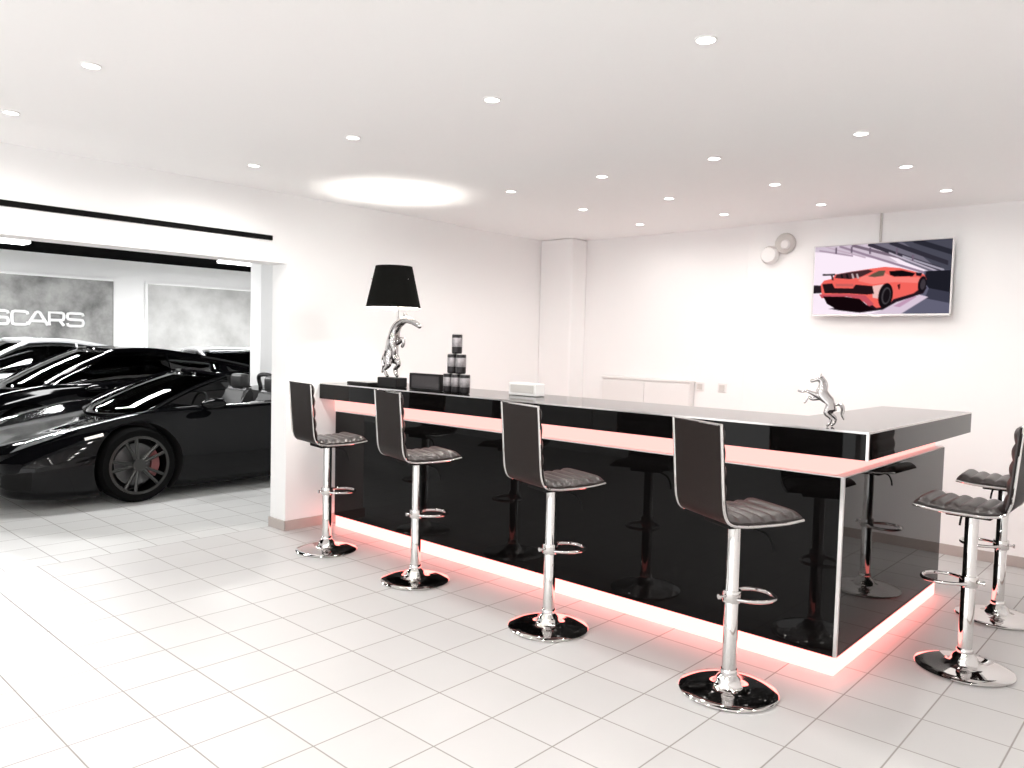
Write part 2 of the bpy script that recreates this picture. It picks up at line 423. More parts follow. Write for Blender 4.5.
# ------------------------------------------------------------------ bar stools
def make_stool(label):
    t = thing('bar_stool', label, 'bar stool')
    # trumpet base
    bm = add_lathe(bmesh.new(), [(0, 0), (.196, 0), (.204, .004), (.205, .009), (.20, .014), (.16, .0185), (.10, .023), (.070, .029), (.060, .038), (.056, .052), (.048, .066), (.037, .076), (.034, .082), (0, .082)], 64)
    obj('base', bm, M['chrome'], t, True)
    bm = add_lathe(bmesh.new(), [(0, .08), (.036, .08), (.036, .096), (.033, .10), (0, .10)], 32); obj('boot_ring', bm, M['chrome'], t, True)
    bm = add_lathe(bmesh.new(), [(0, .098), (.030, .098), (.030, .435), (.028, .438), (.028, .72), (0, .72)], 32); obj('pole', bm, M['chrome'], t, True)
    # footrest: collar and loop
    fr = bmesh.new()
    add_lathe(fr, [(.0285, .385), (.0375, .385), (.039, .39), (.039, .43), (.0375, .435), (.0285, .435)], 28)
    loop = [(0, .034), (.05, .075), (.105, .092), (.16, .075), (.186, .036), (.192, 0), (.186, -.036), (.16, -.075), (.105, -.092), (.05, -.075), (0, -.034)]
    add_tube(fr, cat([(x, y, .402) for x, y in loop], 5), .0085, 10)
    obj('footrest', fr, M['chrome'], t, True)
    bm = bmesh.new(); add_tube(bm, [(-.035, 0, .41), (-.058, 0, .41)], [.006, .006], 10); add_tube(bm, [(-.056, 0, .41), (-.066, 0, .41)], [.011, .011], 12); obj('clamp_knob', bm, M['chrome'], t, True)
    bm = box((-.09, -.09, .715), (.09, .09, .738), .004); obj('mounting_plate', bm, M['rubber'], t)
    bm = bmesh.new(); add_tube(bm, cat([(.02, -.05, .715), (.06, -.12, .70), (.075, -.145, .665), (.08, -.15, .63)], 4), .005, 8); obj('lever', bm, M['rubber'], t, True)
    # L-shaped shell profile: x forward, z up
    W = .172
    prof = cat([(.205, 0, .752), (.12, 0, .741), (0, 0, .738), (-.09, 0, .740), (-.150, 0, .756), (-.175, 0, .80), (-.184, 0, .87), (-.194, 0, 1.0), (-.205, 0, 1.142)], 5)
    sh = bmesh.new(); th = .012
    def nrm(i, P):
        a = P[max(0, i-1)]; b = P[min(len(P)-1, i+1)]; d = (b-a).normalized()
        return Vector((d.z, 0, -d.x))      # towards the sitter (up / forward)
    # shell slab
    G = []
    wr = [W*(.98 if i < 3 else 1.) for i in range(len(prof))]
    for i, p_ in enumerate(prof):
        n = nrm(i, prof)
        if n.z < -.2 or (abs(n.z) < .3 and n.x < 0): n = -n
        a = p_; b = p_+n*th
        w = wr[i]
        G.append([(a.x, -w, a.z), (a.x, w, a.z), (b.x, w, b.z), (b.x, -w, b.z)])
    V = add_grid(sh, G, closed_u=True)
    sh.faces.new(V[0]); sh.faces.new(V[-1][::-1])
    obj('shell', sh, M['shell'], t, False)
    # chrome rim along both sides and front
    for s in (-1, 1):
        rb = bmesh.new()
        add_tube(rb, [(p_.x, s*(W+.001), p_.z+.004) for p_ in prof], .006, 8)
        obj('frame_rail', rb, M['chrome'], t, True)
    rb = bmesh.new(); add_tube(rb, [(prof[-1].x+.003, -W, prof[-1].z+.004), (prof[-1].x+.003, W, prof[-1].z+.004)], .0055, 8)
    obj('top_rail', rb, M['chrome'], t, True)
    # padded cushions with cross channels
    def cushion(i0, i1, count, thick):
        bm = bmesh.new(); P = prof[i0:i1]
        # arc-length resample
        L = [0]
        for a, b in zip(P, P[1:]): L.append(L[-1]+(b-a).length)
        n = count*6; G = []
        for k in range(n+1):
            s = L[-1]*k/n; j = 0
            while j < len(L)-2 and L[j+1] < s: j += 1
            f = (s-L[j])/max(1e-9, L[j+1]-L[j]); p_ = P[j].lerp(P[j+1], f)
            d = (P[j+1]-P[j]).normalized(); nn = Vector((d.z, 0, -d.x))
            if nn.z < -.2 or (abs(nn.z) < .3 and nn.x < 0): nn = -nn
            ph = (k % 6)/6; h = thick*(.62+.38*math.sin(PI*ph)) if 0 < k < n else thick*.35
            row = []
            for q in range(17):
                y = -1+2*q/16; ed = (1-abs(y)**6)**.5 if abs(y) < 1 else 0
                r_ = p_+nn*(th+h*(.25+.75*ed)); row.append((r_.x, y*(W-.006), r_.z))
            b0 = p_+nn*(th*.6)
            row = [(b0.x, -(W-.006), b0.z)]+row+[(b0.x, W-.006, b0.z)]
            G.append(row)
        V = add_grid(bm, G)
        bm.faces.new(V[0]); bm.faces.new(V[-1])
        return bm
    m_ = 21
    obj('seat', cushion(0, m_, 6, .034), M['leather'], t, True)
    obj('backrest', cushion(m_+2, len(prof), 5, .030), M['leather'], t, True)
    return t
SG = 'black leather bar stools around the bar'
st0 = make_stool('bar stool at the far left end of the bar front, beside the white wall end')
st0.location = (-1.543, 1.505, 0); st0.rotation_euler.z = math.radians(81); st0['group'] = SG
for loc, a, lb in [((-.616, 1.505, 0), 76, 'second bar stool from the wall end along the bar front'),
                   ((.439, 1.490, 0), 73, 'third bar stool from the wall end, at the middle of the bar front'),
                   ((1.437, 1.477, 0), 62, 'nearest bar stool at the bar front, close to the front corner'),
                   ((2.100, 2.480, 0), 180, 'nearer bar stool at the short end of the bar, in front of the other'),
                   ((2.062, 3.400, 0), 183, 'farther bar stool at the short end, partly hidden behind the nearer one')]:
    dup(st0, loc, math.radians(a), lb, SG)

# ------------------------------------------------------------------ horse sculpture (skin-grown)
def skin_mesh(name, chains, m, parent, sub=2):
    """chains: list of [(pos, radius), ...]; equal positions are shared"""
    me = bpy.data.meshes.new(name); idx = {}; vs = []; rs = []; es = []
    for ch in chains:
        prev = None
        for p_, r in ch:
            k = tuple(round(c, 4) for c in p_)
            if k not in idx: idx[k] = len(vs); vs.append(p_); rs.append(r)
            if prev is not None: es.append((prev, idx[k]))
            prev = idx[k]
    me.from_pydata(vs, es, [])
    o = bpy.data.objects.new(name, me); link(o)
    o.modifiers.new('skin', 'SKIN').use_smooth_shade = True
    sl = me.skin_vertices[0].data if me.skin_vertices else None
    if sl is None:
        bm = bmesh.new(); bm.from_mesh(me); bm.verts.layers.skin.verify(); bm.to_mesh(me); bm.free(); sl = me.skin_vertices[0].data
    for i, r in enumerate(rs): sl[i].radius = (r, r)
    sl[0].use_root = True
    sb = o.modifiers.new('sub', 'SUBSURF'); sb.levels = sub; sb.render_levels = sub
    bpy.context.view_layer.update()
    bake(o); o.data.materials.clear(); o.data.materials.append(m)
    for p_ in o.data.polygons: p_.use_smooth = True
    o.parent = parent
    return o

def horse(parent, s, kind, m, rz=0., z0=0.):
    """rearing horse, x forward, height about s"""
    R_ = Matrix.Rotation(rz, 3, 'Z')
    def P(x, y, z): v = R_ @ Vector((x*s, y*s, z*s)); return (v.x, v.y, v.z+z0)
    fat = 1.35
    def ch(*q): return [(P(*a[:3]), a[3]*s*fat) for a in q]
    if kind == 'statuette':
        croup = (-.16, 0, .42, .085); loin = (-.08, 0, .50, .068); chest = (.07, 0, .62, .092); nb = (.09, 0, .72, .07); nm = (.07, 0, .84, .055)
        poll = (.12, 0, .945, .05); jaw = (.20, 0, .93, .038); muz = (.31, 0, .88, .024)
        chains = [ch(croup, loin, chest, nb, nm, poll, jaw, muz)]
        for s_ in (-1, 1):
            dx = .05*s_; y = .06*s_
            chains.append(ch(croup, (-.10+dx, y, .36, .062), (-.03+dx, y*1.2, .27, .04), (-.16+dx, y*1.2, .17, .026), (-.13+dx, y*1.2, .06, .019), (-.07+dx, y*1.2, .012, .022)))
        chains.append(ch(chest, (.14, .05, .60, .045), (.28, .055, .66, .03), (.38, .055, .70, .02), (.44, .055, .67, .017), (.54, .055, .70, .017)))
        chains.append(ch(chest, (.13, -.05, .56, .045), (.26, -.055, .53, .03), (.33, -.055, .58, .02), (.36, -.055, .50, .016), (.40, -.055, .44, .017)))
    else:
        croup = (-.06, 0, .34, .085); loin = (-.05, 0, .46, .065); chest = (.0, 0, .62, .085); nb = (.03, 0, .74, .065); nm = (.11, 0, .87, .058)
        poll = (.30, 0, .965, .05); jaw = (.46, 0, .93, .042); muz = (.66, 0, .835, .030)
        chains = [ch(croup, loin, chest, nb, nm, poll, jaw, muz)]
        for s_ in (-1, 1):
            dx = .035*s_; y = .07*s_
            chains.append(ch(croup, (-.02+dx, y, .28, .06), (.05+dx, y*1.1, .21, .036), (-.07+dx, y*1.1, .13, .026), (-.03+dx, y*1.1, .05, .02), (.02+dx, y*1.1, .012, .022)))
        chains.append(ch(chest, (.07, .06, .58, .045), (.18, .06, .66, .032), (.20, .06, .56, .022), (.15, .06, .50, .022)))
        chains.append(ch(chest, (.06, -.06, .56, .045), (.12, -.06, .46, .032), (.10, -.06, .36, .022), (.13, -.06, .30, .022)))
    body = skin_mesh('horse_body', chains, m, parent)
    bm = bmesh.new()       # ears
    for s_ in (-1, 1):
        a = Vector(P(poll[0]-.005, .025*s_, poll[2]+.03)); b = Vector(P(poll[0]-.02, .035*s_, poll[2]+.105))
        add_tube(bm, [a, a.lerp(b, .5), b], [.016*s, .014*s, .002*s], 8)
    obj('ear_pair', bm, m, body, True)
    bm = bmesh.new()
    mane = cat([P(poll[0]-.03, 0, poll[2]+.05), P(nm[0]-.06, 0, nm[2]+.01), P(nb[0]-.08, 0, nb[2]), P(chest[0]-.09, 0, chest[2]+.03)], 5)
    add_tube(bm, mane, [(.012+.024*math.sin(PI*(i+1)/(len(mane)+1)))*s for i in range(len(mane))], 8)
    obj('mane', bm, m, parent, True)
    bm = bmesh.new()
    c = croup
    tail = cat([P(c[0]+.03, 0, c[2]-.02), P(c[0]-.06, 0, c[2]+.03), P(c[0]-.12, 0, c[2]+.02), P(c[0]-.16, 0, c[2]-.06), P(c[0]-.15, 0, c[2]-.17), P(c[0]-.19, 0, c[2]-.27)], 5)
    add_tube(bm, tail, [(.012+.028*math.sin(PI*(i+1)/(len(tail)+1)))*s for i in range(len(tail))], 8)
    obj('tail', bm, m, parent, True)
    return body

hs = thing('horse_statuette', 'small silver rearing horse figure at the front corner of the bar', 'statuette', (1.605, 1.975, ZT+.001))
horse(hs, .225, 'statuette', M['silver'], rz=math.radians(205))

# ------------------------------------------------------------------ table lamp with horse
LX, LY = -1.520, 2.03
tl = thing('table_lamp', 'table lamp with black shade and silver rearing horse base', 'lamp', (LX, LY, ZT+.001))
obj('base', box((-.108, -.05, 0), (.108, .05, .07), .003), M['black_plastic'], tl)
horse(tl, .435, 'lamp', M['silver'], rz=math.radians(4), z0=.07)
bm = bmesh.new(); add_tube(bm, [(-.02, .06, .07), (-.02, .06, .66)], .008, 12); obj('stem', bm, M['silver'], tl, True)
zs0, zs1, r0, r1 = .572, .868, .197, .131
bm = add_lathe(bmesh.new(), [(r0, zs0), (r0*.5+r1*.5, (zs0+zs1)/2), (r1, zs1), (r1-.004, zs1), (r1*.5+r0*.5-.004, (zs0+zs1)/2), (r0-.004, zs0)], 64, mi=0, closed=True)
for f in bm.faces:
    c = f.calc_center_median(); n = len(f.verts)
    rr = math.hypot(c.x, c.y); zz = (c.z-zs0)/(zs1-zs0)
    if rr < r0+(r1-r0)*zz-.003: f.material_index = 1
sh = obj('lamp_shade', bm, [M['shade'], M['shade_in']], tl, True)
bm = bmesh.new()
for k in range(3):
    a = 2*PI*k/3; add_tube(bm, [(-.02*0, .0, zs0+.2), ((r1+.03)*math.cos(a), (r1+.03)*math.sin(a), zs0+.2)], .003, 6)
obj('shade_spider', bm, M['silver'], tl)
bm = add_lathe(bmesh.new(), [(0, .66), (.016, .66), (.016, .70), (.028, .725), (.032, .75), (.024, .775), (0, .785)], 20, center=(0, 0, -.105)); obj('bulb', bm, M['bulb'], tl, True)

# ------------------------------------------------------------------ cans, box, slab, white box on the bar
def make_can(label):
    t = thing('tin_can', label, 'can', (0, 0, 0), 0, 'pyramid of six tin cans on the bar')
    bm = add_lathe(bmesh.new(), [(0, .002), (.030, 0), (.034, .006), (.0345, .012), (.0345, .112), (.033, .118), (.031, .121), (.029, .121), (.028, .117), (0, .117)], 32); obj('can_body', bm, M['can_dark'], t, True)
    bm = add_lathe(bmesh.new(), [(.0346, .042), (.0352, .043), (.0352, .098), (.0346, .099)], 32, closed=True); obj('label_band', bm, M['can_label'], t, True)
    bm = add_lathe(bmesh.new(), [(.029, .1205), (.0325, .119), (.033, .122), (.031, .1245), (.029, .1235)], 32, closed=True); obj('rim', bm, M['alu'], t, True)
    return t
CZ = ZT+.001; ch_ = .1248*1.045
c0 = make_can('bottom left tin can of the pyramid on the bar'); c0.location = (-.892, 2.0, CZ); c0.scale = (1., 1., 1.045)
for x, k, lb in [(-.813, 0, 'bottom middle tin can of the pyramid on the bar'), (-.734, 0, 'bottom right tin can of the pyramid on the bar'),
                 (-.855, 1, 'left tin can in the middle row of the pyramid'), (-.775, 1, 'right tin can in the middle row of the pyramid'),
                 (-.815, 2, 'single tin can on top of the pyramid')]:
    dup(c0, (x, 2.0, CZ+k*ch_), .4*k+x, lb)
bx = thing('display_box', 'low black framed box between the lamp and the tin cans', 'box', (-1.11, 2.0, CZ))
bm = bmesh.new(); w, h, f = .158, .115, .014
add_box(bm, (-w, -.02, 0), (w, .02, f), .002); add_box(bm, (-w, -.02, h-f), (w, .02, h), .002); add_box(bm, (-w, -.02, f), (-w+f, .02, h-f)); add_box(bm, (w-f, -.02, f), (w, .02, h-f))
obj('frame', bm, M['black_plastic'], bx); obj('front_panel', box((-w+f, -.014, f), (w-f, .014, h-f)), M['dark_grey'], bx)
sl = thing('tablet', 'flat black slab lying on the bar left of the lamp', 'tablet', (-1.86, 2.05, CZ))
obj('housing', box((-.12, -.085, 0), (.14, .085, .020), .004), M['black_plastic'], sl)
obj('screen', box((-.11, -.075, .020), (.13, .075, .0215)), M['top_glass'], sl)
wb = thing('card_holder', 'small white box standing on the bar in front of the white wall', 'box', (-.425, 2.26, CZ))
obj('body', box((-.118, -.045, 0), (.118, .045, .082), .006), M['white_plastic'], wb)
obj('front_inset', box((-.10, -.048, .02), (.10, -.044, .07), .002), M['pale_grey'], wb)

# ------------------------------------------------------------------ screen on the back wall
TVY = 4.60
tv = thing('wall_television', 'wall television showing an orange sports car', 'television', (.985, TVY, 1.99))
tw, th_ = .492, .274
obj('casing', box((-tw+.02, .012, -th_+.02), (tw-.02, .05, th_-.02), .01), M['black_plastic'], tv)
obj('wall_bracket', box((-.2, .05, -.12), (.2, .1, .12), .004), M['black_plastic'], tv)
bm = bmesh.new(); f = .010
add_box(bm, (-tw, -.006, -th_), (tw, .016, -th_+f+.006), .003); add_box(bm, (-tw, -.006, th_-f*.6), (tw, .016, th_), .003)
add_box(bm, (-tw, -.006, -th_), (-tw+f, .016, th_), .003); add_box(bm, (tw-f, -.006, -th_), (tw, .016, th_), .003)
add_box(bm, (-.03, -.008, -th_-.008), (.03, .012, -th_+.004), .003)
obj('bezel', bm, M['tv_frame'], tv)

def paint_screen():
    NX, NY, SS = 176, 99, 3
    w, h = NX*SS, NY*SS
    # image-space crop coordinates of the photo's screen -> unit screen
    yy, xx = np.mgrid[0:h, 0:w]; U = (xx+.5)/w; Vv = (yy+.5)/h
    X = 90+U*(922-90)
    yt = 98+U*(44-98); yb = 514+U*(498-514)
    Y = yt+Vv*(yb-yt)
    img = np.zeros((h, w, 3)); img[:] = (247, 232, 245)
    def inside(poly):
        ins = np.zeros((h, w), bool); n = len(poly)
        for i in range(n):
            x0, y0 = poly[i]; x1, y1 = poly[(i+1) % n]
            if y0 == y1: continue
            c = ((y0 > Y) != (y1 > Y)) & (X < (x1-x0)*(Y-y0)/(y1-y0)+x0)
            ins ^= c
        return ins
    def poly(pts, c, a=1.):
        k = inside(pts); img[k] = img[k]*(1-a)+np.array(c)*a
    def ell(cx, cy, rx, ry, c, tilt=0., a=1.):
        x = X-cx; y = Y-cy; ct, s_ = math.cos(tilt), math.sin(tilt)
        k = ((x*ct+y*s_)/rx)**2+((-x*s_+y*ct)/ry)**2 < 1; img[k] = img[k]*(1-a)+np.array(c)*a
    # hall: pale left, dark beams upper right, dark wall and floor at right
    poly([(90, 90), (440, 78), (620, 190), (330, 140), (90, 128)], (205, 190, 205))
    poly([(420, 70), (930, 36), (930, 245), (800, 240), (660, 185)], (112, 108, 122))
    poly([(620, 56), (930, 36), (930, 245), (860, 238), (720, 120)], (74, 74, 86))
    for a, b, c, wd in [((250, 92), (780, 250), (150, 130, 150), 7), ((330, 86), (700, 175), (120, 105, 120), 9), ((430, 78), (860, 225), (60, 55, 66), 12), ((560, 66), (900, 190), (52, 50, 60), 14), ((700, 55), (930, 130), (45, 45, 54), 16), ((640, 150), (880, 232), (165, 160, 175), 6), ((560, 130), (840, 238), (190, 180, 195), 5), ((120, 120), (340, 150), (170, 150, 168), 5), ((160, 96), (420, 160), (190, 168, 186), 4)]:
        poly([(a[0], a[1]-wd), (b[0], b[1]-wd), (b[0], b[1]+wd), (a[0], a[1]+wd)], c)
    for x, y in [(230, 118), (445, 118), (605, 120), (330, 112), (700, 160)]: poly([(x-5, y-18), (x+6, y-18), (x+6, y+20), (x-5, y+20)], (110, 95, 112))
    poly([(770, 238), (930, 230), (930, 520), (640, 520), (560, 495), (740, 385)], (98, 97, 116))
    poly([(780, 238), (930, 232), (930, 380), (800, 340), (770, 300)], (34, 34, 42))
    poly([(800, 340), (930, 365), (930, 430), (780, 400)], (62, 62, 76))
    poly([(545, 470), (720, 372), (800, 392), (620, 515), (420, 515)], (214, 196, 214))
    poly([(600, 450), (715, 385), (735, 392), (640, 455)], (190, 150, 178))
    poly([(88, 330), (160, 330), (160, 374), (88, 380)], (42, 36, 42))
    # shadow under the car
    poly([(200, 470), (480, 440), (610, 400), (745, 350), (790, 335), (770, 372), (620, 425), (540, 472), (400, 492), (270, 480)], (40, 28, 36))
    # body
    poly([(140, 325), (160, 300), (215, 288), (232, 262), (330, 245), (440, 228), (540, 214), (630, 221), (710, 240), (770, 258), (785, 285), (775, 330), (742, 350), (715, 372), (600, 408), (570, 450), (500, 462), (470, 440), (330, 396), (150, 392)], (240, 100, 92))
    poly([(400, 272), (540, 250), (590, 275), (740, 275), (775, 300), (740, 310), (600, 305), (470, 320), (380, 300)], (248, 128, 120))
    poly([(470, 330), (540, 318), (520, 370), (505, 405), (475, 400)], (236, 190, 186))
    poly([(240, 262), (330, 246), (440, 231), (470, 240), (400, 274), (330, 290), (232, 284)], (70, 44, 48))
    for x in (265, 300, 335, 365): poly([(x, 258), (x+10, 255), (x+22, 285), (x+8, 287)], (190, 170, 172) if x > 320 else (30, 24, 28))
    poly([(150, 261), (232, 258), (232, 268), (150, 271)], (40, 34, 38))
    poly([(205, 268), (216, 268), (224, 296), (212, 298)], (60, 44, 48))
    poly([(440, 272), (470, 255), (505, 238), (545, 236), (535, 268), (480, 276)], (96, 84, 70))
    poly([(568, 240), (640, 234), (720, 252), (706, 270), (600, 272), (572, 262)], (24, 18, 22))
    poly([(150, 322), (215, 316), (232, 345), (350, 345), (365, 322), (470, 330), (482, 376), (440, 382), (330, 376), (168, 376)], (40, 26, 30))
    poly([(238, 318), (350, 318), (355, 334), (240, 334)], (200, 96, 92))
    poly([(132, 384), (320, 380), (430, 386), (486, 440), (455, 452), (400, 408), (300, 394), (150, 408)], (196, 84, 96))
    poly([(160, 396), (300, 396), (395, 408), (450, 452), (490, 470), (380, 488), (250, 472), (185, 440)], (24, 14, 18))
    poly([(620, 322), (636, 314), (634, 352), (626, 345)], (60, 26, 30))
    ell(552, 388, 43, 76, (26, 22, 26), .12); ell(556, 388, 27, 52, (70, 66, 70), .12); ell(558, 388, 20, 42, (28, 24, 28), .12)
    ell(762, 318, 24, 50, (28, 24, 30), .1); ell(766, 318, 14, 32, (64, 58, 64), .1)
    poly([(722, 246), (760, 250), (752, 270), (726, 266)], (30, 26, 34))
    img = img.reshape(NY, SS, NX, SS, 3).mean((1, 3))/255.
    return np.clip(img, 0, 1)**2.2, NX, NY
pic, NX, NY = paint_screen()
bm = bmesh.new(); sw, shh = tw-.009, th_-.008
vs = [[bm.verts.new((-sw+2*sw*i/(NX-1), -.001, shh-2*shh*j/(NY-1))) for i in range(NX)] for j in range(NY)]
for j in range(NY-1):
    for i in range(NX-1): bm.faces.new((vs[j][i], vs[j+1][i], vs[j+1][i+1], vs[j][i+1]))
me = bpy.data.meshes.new('screen'); bm.verts.index_update(); bm.to_mesh(me); bm.free()
ca = me.color_attributes.new('picture', 'FLOAT_COLOR', 'POINT')
ca.data.foreach_set('color', np.concatenate([pic, np.ones((NY, NX, 1))], -1).ravel())
m, nt, out = new_mat('lit_screen_picture')
at = nt.nodes.new('ShaderNodeVertexColor'); at.layer_name = 'picture'
em = nt.nodes.new('ShaderNodeEmission'); em.inputs[1].default_value = 1.0; nt.links.new(at.outputs[0], em.inputs[0])
nt.links.new(em.outputs[0], out.inputs[0])
me.materials.append(m); so = bpy.data.objects.new('screen', me); link(so, tv)

cb = bmesh.new(); add_tube(cb, [(.955, YB-.008, H), (.955, YB-.008, 2.2)], .009, 10)
tag(obj('cable_duct', cb, M['pale_grey'], None, True), 'thin grey cable duct running from ceiling to the television', 'cable duct')

# round twin fixture on the wall left of the screen
wf = thing('wall_spotlight', 'pale twin round wall spotlight left of the television', 'wall light', (.19, YB, 2.28))
bm = add_lathe(bmesh.new(), [(0, 0), (.075, 0), (.085, -.012), (.085, -.03), (.078, -.045), (.05, -.055), (0, -.058)], 32, center=(.035, 0, .035), axis='y'); obj('backplate', bm, M['pale_grey'], wf, True)
bm = add_lathe(bmesh.new(), [(0, -.055), (.03, -.055), (.04, -.07), (.03, -.085), (0, -.085)], 24, center=(.055, 0, .02), axis='y'); obj('knob', bm, M['white_plastic'], wf, True)
bm = add_lathe(bmesh.new(), [(0, 0), (.05, 0), (.072, -.02), (.075, -.05), (.06, -.08), (0, -.09)], 32, center=(-.085, 0, -.055), axis='y'); obj('lamp_head', bm, M['white_plastic'], wf, True)

# low white cabinet and two switches by the back wall
cbn = thing('cabinet', 'shallow low white cabinet against the back wall behind the bar', 'cabinet', (-1.07, 4.70, 0))
obj('body', box((-.48, -.03, 0), (.48, .04, 1.13), .003), M['cabinet'], cbn)
obj('cabinet_top', box((-.49, -.045, 1.13), (.49, .04, 1.152), .004), M['cabinet'], cbn)
for s in (-1, 1):
    d = obj('door', box((min(s*.002, s*.475), -.042, .06), (max(s*.002, s*.475), -.03, 1.115), .002), M['cabinet'], cbn)
    bm = bmesh.new(); add_tube(bm, [(s*.04, -.048, .62), (s*.04, -.048, .78)], .005, 8); obj('handle', bm, M['alu'], d, True)
for x, lb in ((-.535, 'left white light switch on the back wall beside the cabinet'), (-.32, 'right white light switch on the back wall beside the cabinet')):
    sw_ = thing('light_switch', lb, 'switch', (x, YB+.05, 1.10), 0, 'light switches on the back wall')
    obj('plate', box((-.04, -.01, -.04), (.04, 0, .04), .004), M['white_plastic'], sw_)
    obj('rocker', box((-.025, -.014, -.025), (.025, -.009, .025), .002), M['pale_grey'], sw_)

# ------------------------------------------------------------------ downlights
def make_downlight(label):
    t = thing('downlight', label, 'ceiling light', (0, 0, H), 0, 'recessed ceiling downlights')
    bm = add_lathe(bmesh.new(), [(.032, -.001), (.037, 0), (.038, -.004), (.036, -.007), (.032, -.006)], 32, closed=True); obj('trim_ring', bm, M['white_plastic'], t, True)
    bm = add_lathe(bmesh.new(), [(0, -.0045), (.032, -.0045), (.032, -.002), (0, -.002)], 24); obj('lens', bm, M['spot_lens'], t)
    return t
DL = [(1.541, .901, 'large downlight nearest the camera, above the nearest bar stool'),
      (.511, .918, 'ceiling downlight at the top centre, left of the nearest one'),
      (-.498, .923, 'ceiling downlight in the nearer row, above and left of the lamp'),
      (-1.536, .941, 'faint ceiling downlight in the nearer row closest to the opening wall'),
      (-.449, -.362, 'right one of the two ceiling downlights at the upper left'),
      (-1.467, -.369, 'left one of the two ceiling downlights at the upper left edge'),
      (1.562, 2.386, 'nearest of the three ceiling downlights leading to the television'),
      (1.533, 3.214, 'middle of the three ceiling downlights leading to the television'),
      (1.541, 4.043, 'ceiling downlight above the right end of the television'),
      (.770, 2.420, 'ceiling downlight in the second column, nearest the bar front'),
      (.752, 3.255, 'ceiling downlight in the second column, middle'),
      (.730, 4.083, 'ceiling downlight above the left end of the television'),
      (.003, 2.430, 'ceiling downlight in the third column, nearest the bar front'),
      (-.031, 3.279, 'ceiling downlight in the third column, middle'),
      (-.023, 4.084, 'ceiling downlight in the third column, nearest the back wall'),
      (-.781, 2.449, 'leftmost ceiling downlight above the bar, just right of the lit ceiling patch'),
      (-.798, 3.290, 'ceiling downlight closest above the white corner pillar'),
      (-.836, 4.146, 'ceiling downlight above the cabinet by the back wall')]
dl0 = None
def lamp(kind, name, loc, energy, col=(1, .97, .93), **kw):
    l = bpy.data.lights.new(name, kind); l.energy = energy; l.color = col
    for k, v in kw.items(): setattr(l, k, v)
    o = bpy.data.objects.new(name, l); o.location = loc; link(o)
    return o
POW = 23.5
for k, (x, y, lb) in enumerate(DL):
    if dl0 is None: dl0 = make_downlight(lb); dl0.location = (x, y, H); d = dl0
    else: d = dup(dl0, (x, y, H), 0, lb, 'recessed ceiling downlights')
    lamp('SPOT', 'ceiling_spot', (x, y, H-.02), POW*(.3 if y > 4 else .6 if y > 3 else 1)*(.85 if x > 1 and y > 2 else 1), spot_size=math.radians(176), spot_blend=.5, shadow_soft_size=.045)
# unseen spots without fixtures, added for fill, carrying the rows on outside the view
for x in (-1.5, -.45, .55, 1.55, 2.6):
    for y in (-.37, -1.6, -2.9):
        if y == -.37 and x < .5: continue
        lamp('SPOT', 'ceiling_spot', (x, y, H-.02), POW*(.3 if x < 0 else .8), spot_size=math.radians(176), spot_blend=.5, shadow_soft_size=.045)
for x, y in ((2.6, .9), (2.5, 2.4)):
    lamp('SPOT', 'ceiling_spot', (x, y, H-.02), POW, spot_size=math.radians(176), spot_blend=.5, shadow_soft_size=.045)  # two more added fill spots right of the view, no fixtures
# lamp bulb
lamp('POINT', 'table_lamp_bulb', (LX, LY, ZT+.69), 36, col=(1, .95, .88), shadow_soft_size=.05)
# garage lamps: two at the visible fluorescents, the others added unseen to light the cars
for x in (-10.6, -7.4, -4.2):
    for y in (-1.0, 1.55, 6.05):
        if y < 0 and x > -10: continue
        o = lamp('AREA', 'garage_lamp', (x, y, GH-.12), 60 if x > -5 else 135, col=(1, 1, 1), shape='RECTANGLE', size=.3, size_y=1.5)

# ------------------------------------------------------------------ cars
def lerp(a, b, t): return a+(b-a)*t
ST = [  # x, wSill, zSill, wMid, zMid, wBelt, zBelt, zCentre
    (0.00, .50, .20, .60, .32, .52, .43, .445),
    (0.07, .72, .13, .78, .32, .66, .475, .485),
    (0.25, .85, .10, .90, .34, .78, .555, .545),
    (0.55, .90, .09, .945, .37, .84, .655, .615),
    (1.00, .91, .09, .965, .42, .865, .755, .70),
    (1.35, .91, .09, .95, .43, .865, .785, .765),
    (1.95, .91, .09, .945, .43, .88, .80, .79),
    (2.55, .91, .09, .955, .45, .90, .825, .81),
    (3.10, .92, .10, .98, .47, .91, .865, .88),
    (3.60, .91, .12, .985, .49, .90, .885, .885),
    (4.05, .86, .16, .955, .50, .87, .87, .86),
    (4.25, .78, .22, .88, .50, .80, .82, .83),
    (4.32, .70, .26, .80, .50, .72, .76, .78)]
def car_surface(zs=1.):
    cols = [cat([(s[0], s[j], 0) for s in ST], 6) for j in range(1, 8)]
    n = len(cols[0])
    def half(i):
        x = cols[0][i].x; wS, zS, wM, zM, wB, zB, zC = [c[i].y for c in cols]
        zM *= zs; zB *= zs; zC *= zs
        P = [(wS-.10, zS), (wS-.03, zS+.005), (lerp(wS, wM, .45), lerp(zS, zM, .35)), (wM, zM), (lerp(wM, wB, .35), lerp(zM, zB, .55)), (wB+.015, zB-.05), (wB-.03, zB-.003), (wB*.72, lerp(zB, zC, .55)+.012), (wB*.4, lerp(zB, zC, .9)+.008), (0, zC+.008)]
        return [Vector((x, p_.x, p_.y)) for p_ in [Vector((q.x, q.y, 0)) for q in cat([(a, b, 0) for a, b in P], 3)]]
    return [half(i) for i in range(n)]

def boolean(o, cutter):
    md = o.modifiers.new('cut', 'BOOLEAN'); md.operation = 'DIFFERENCE'; md.object = cutter; md.solver = 'EXACT'
    bpy.context.view_layer.update(); bake(o)
    me = cutter.data; bpy.data.objects.remove(cutter); bpy.data.meshes.remove(me)

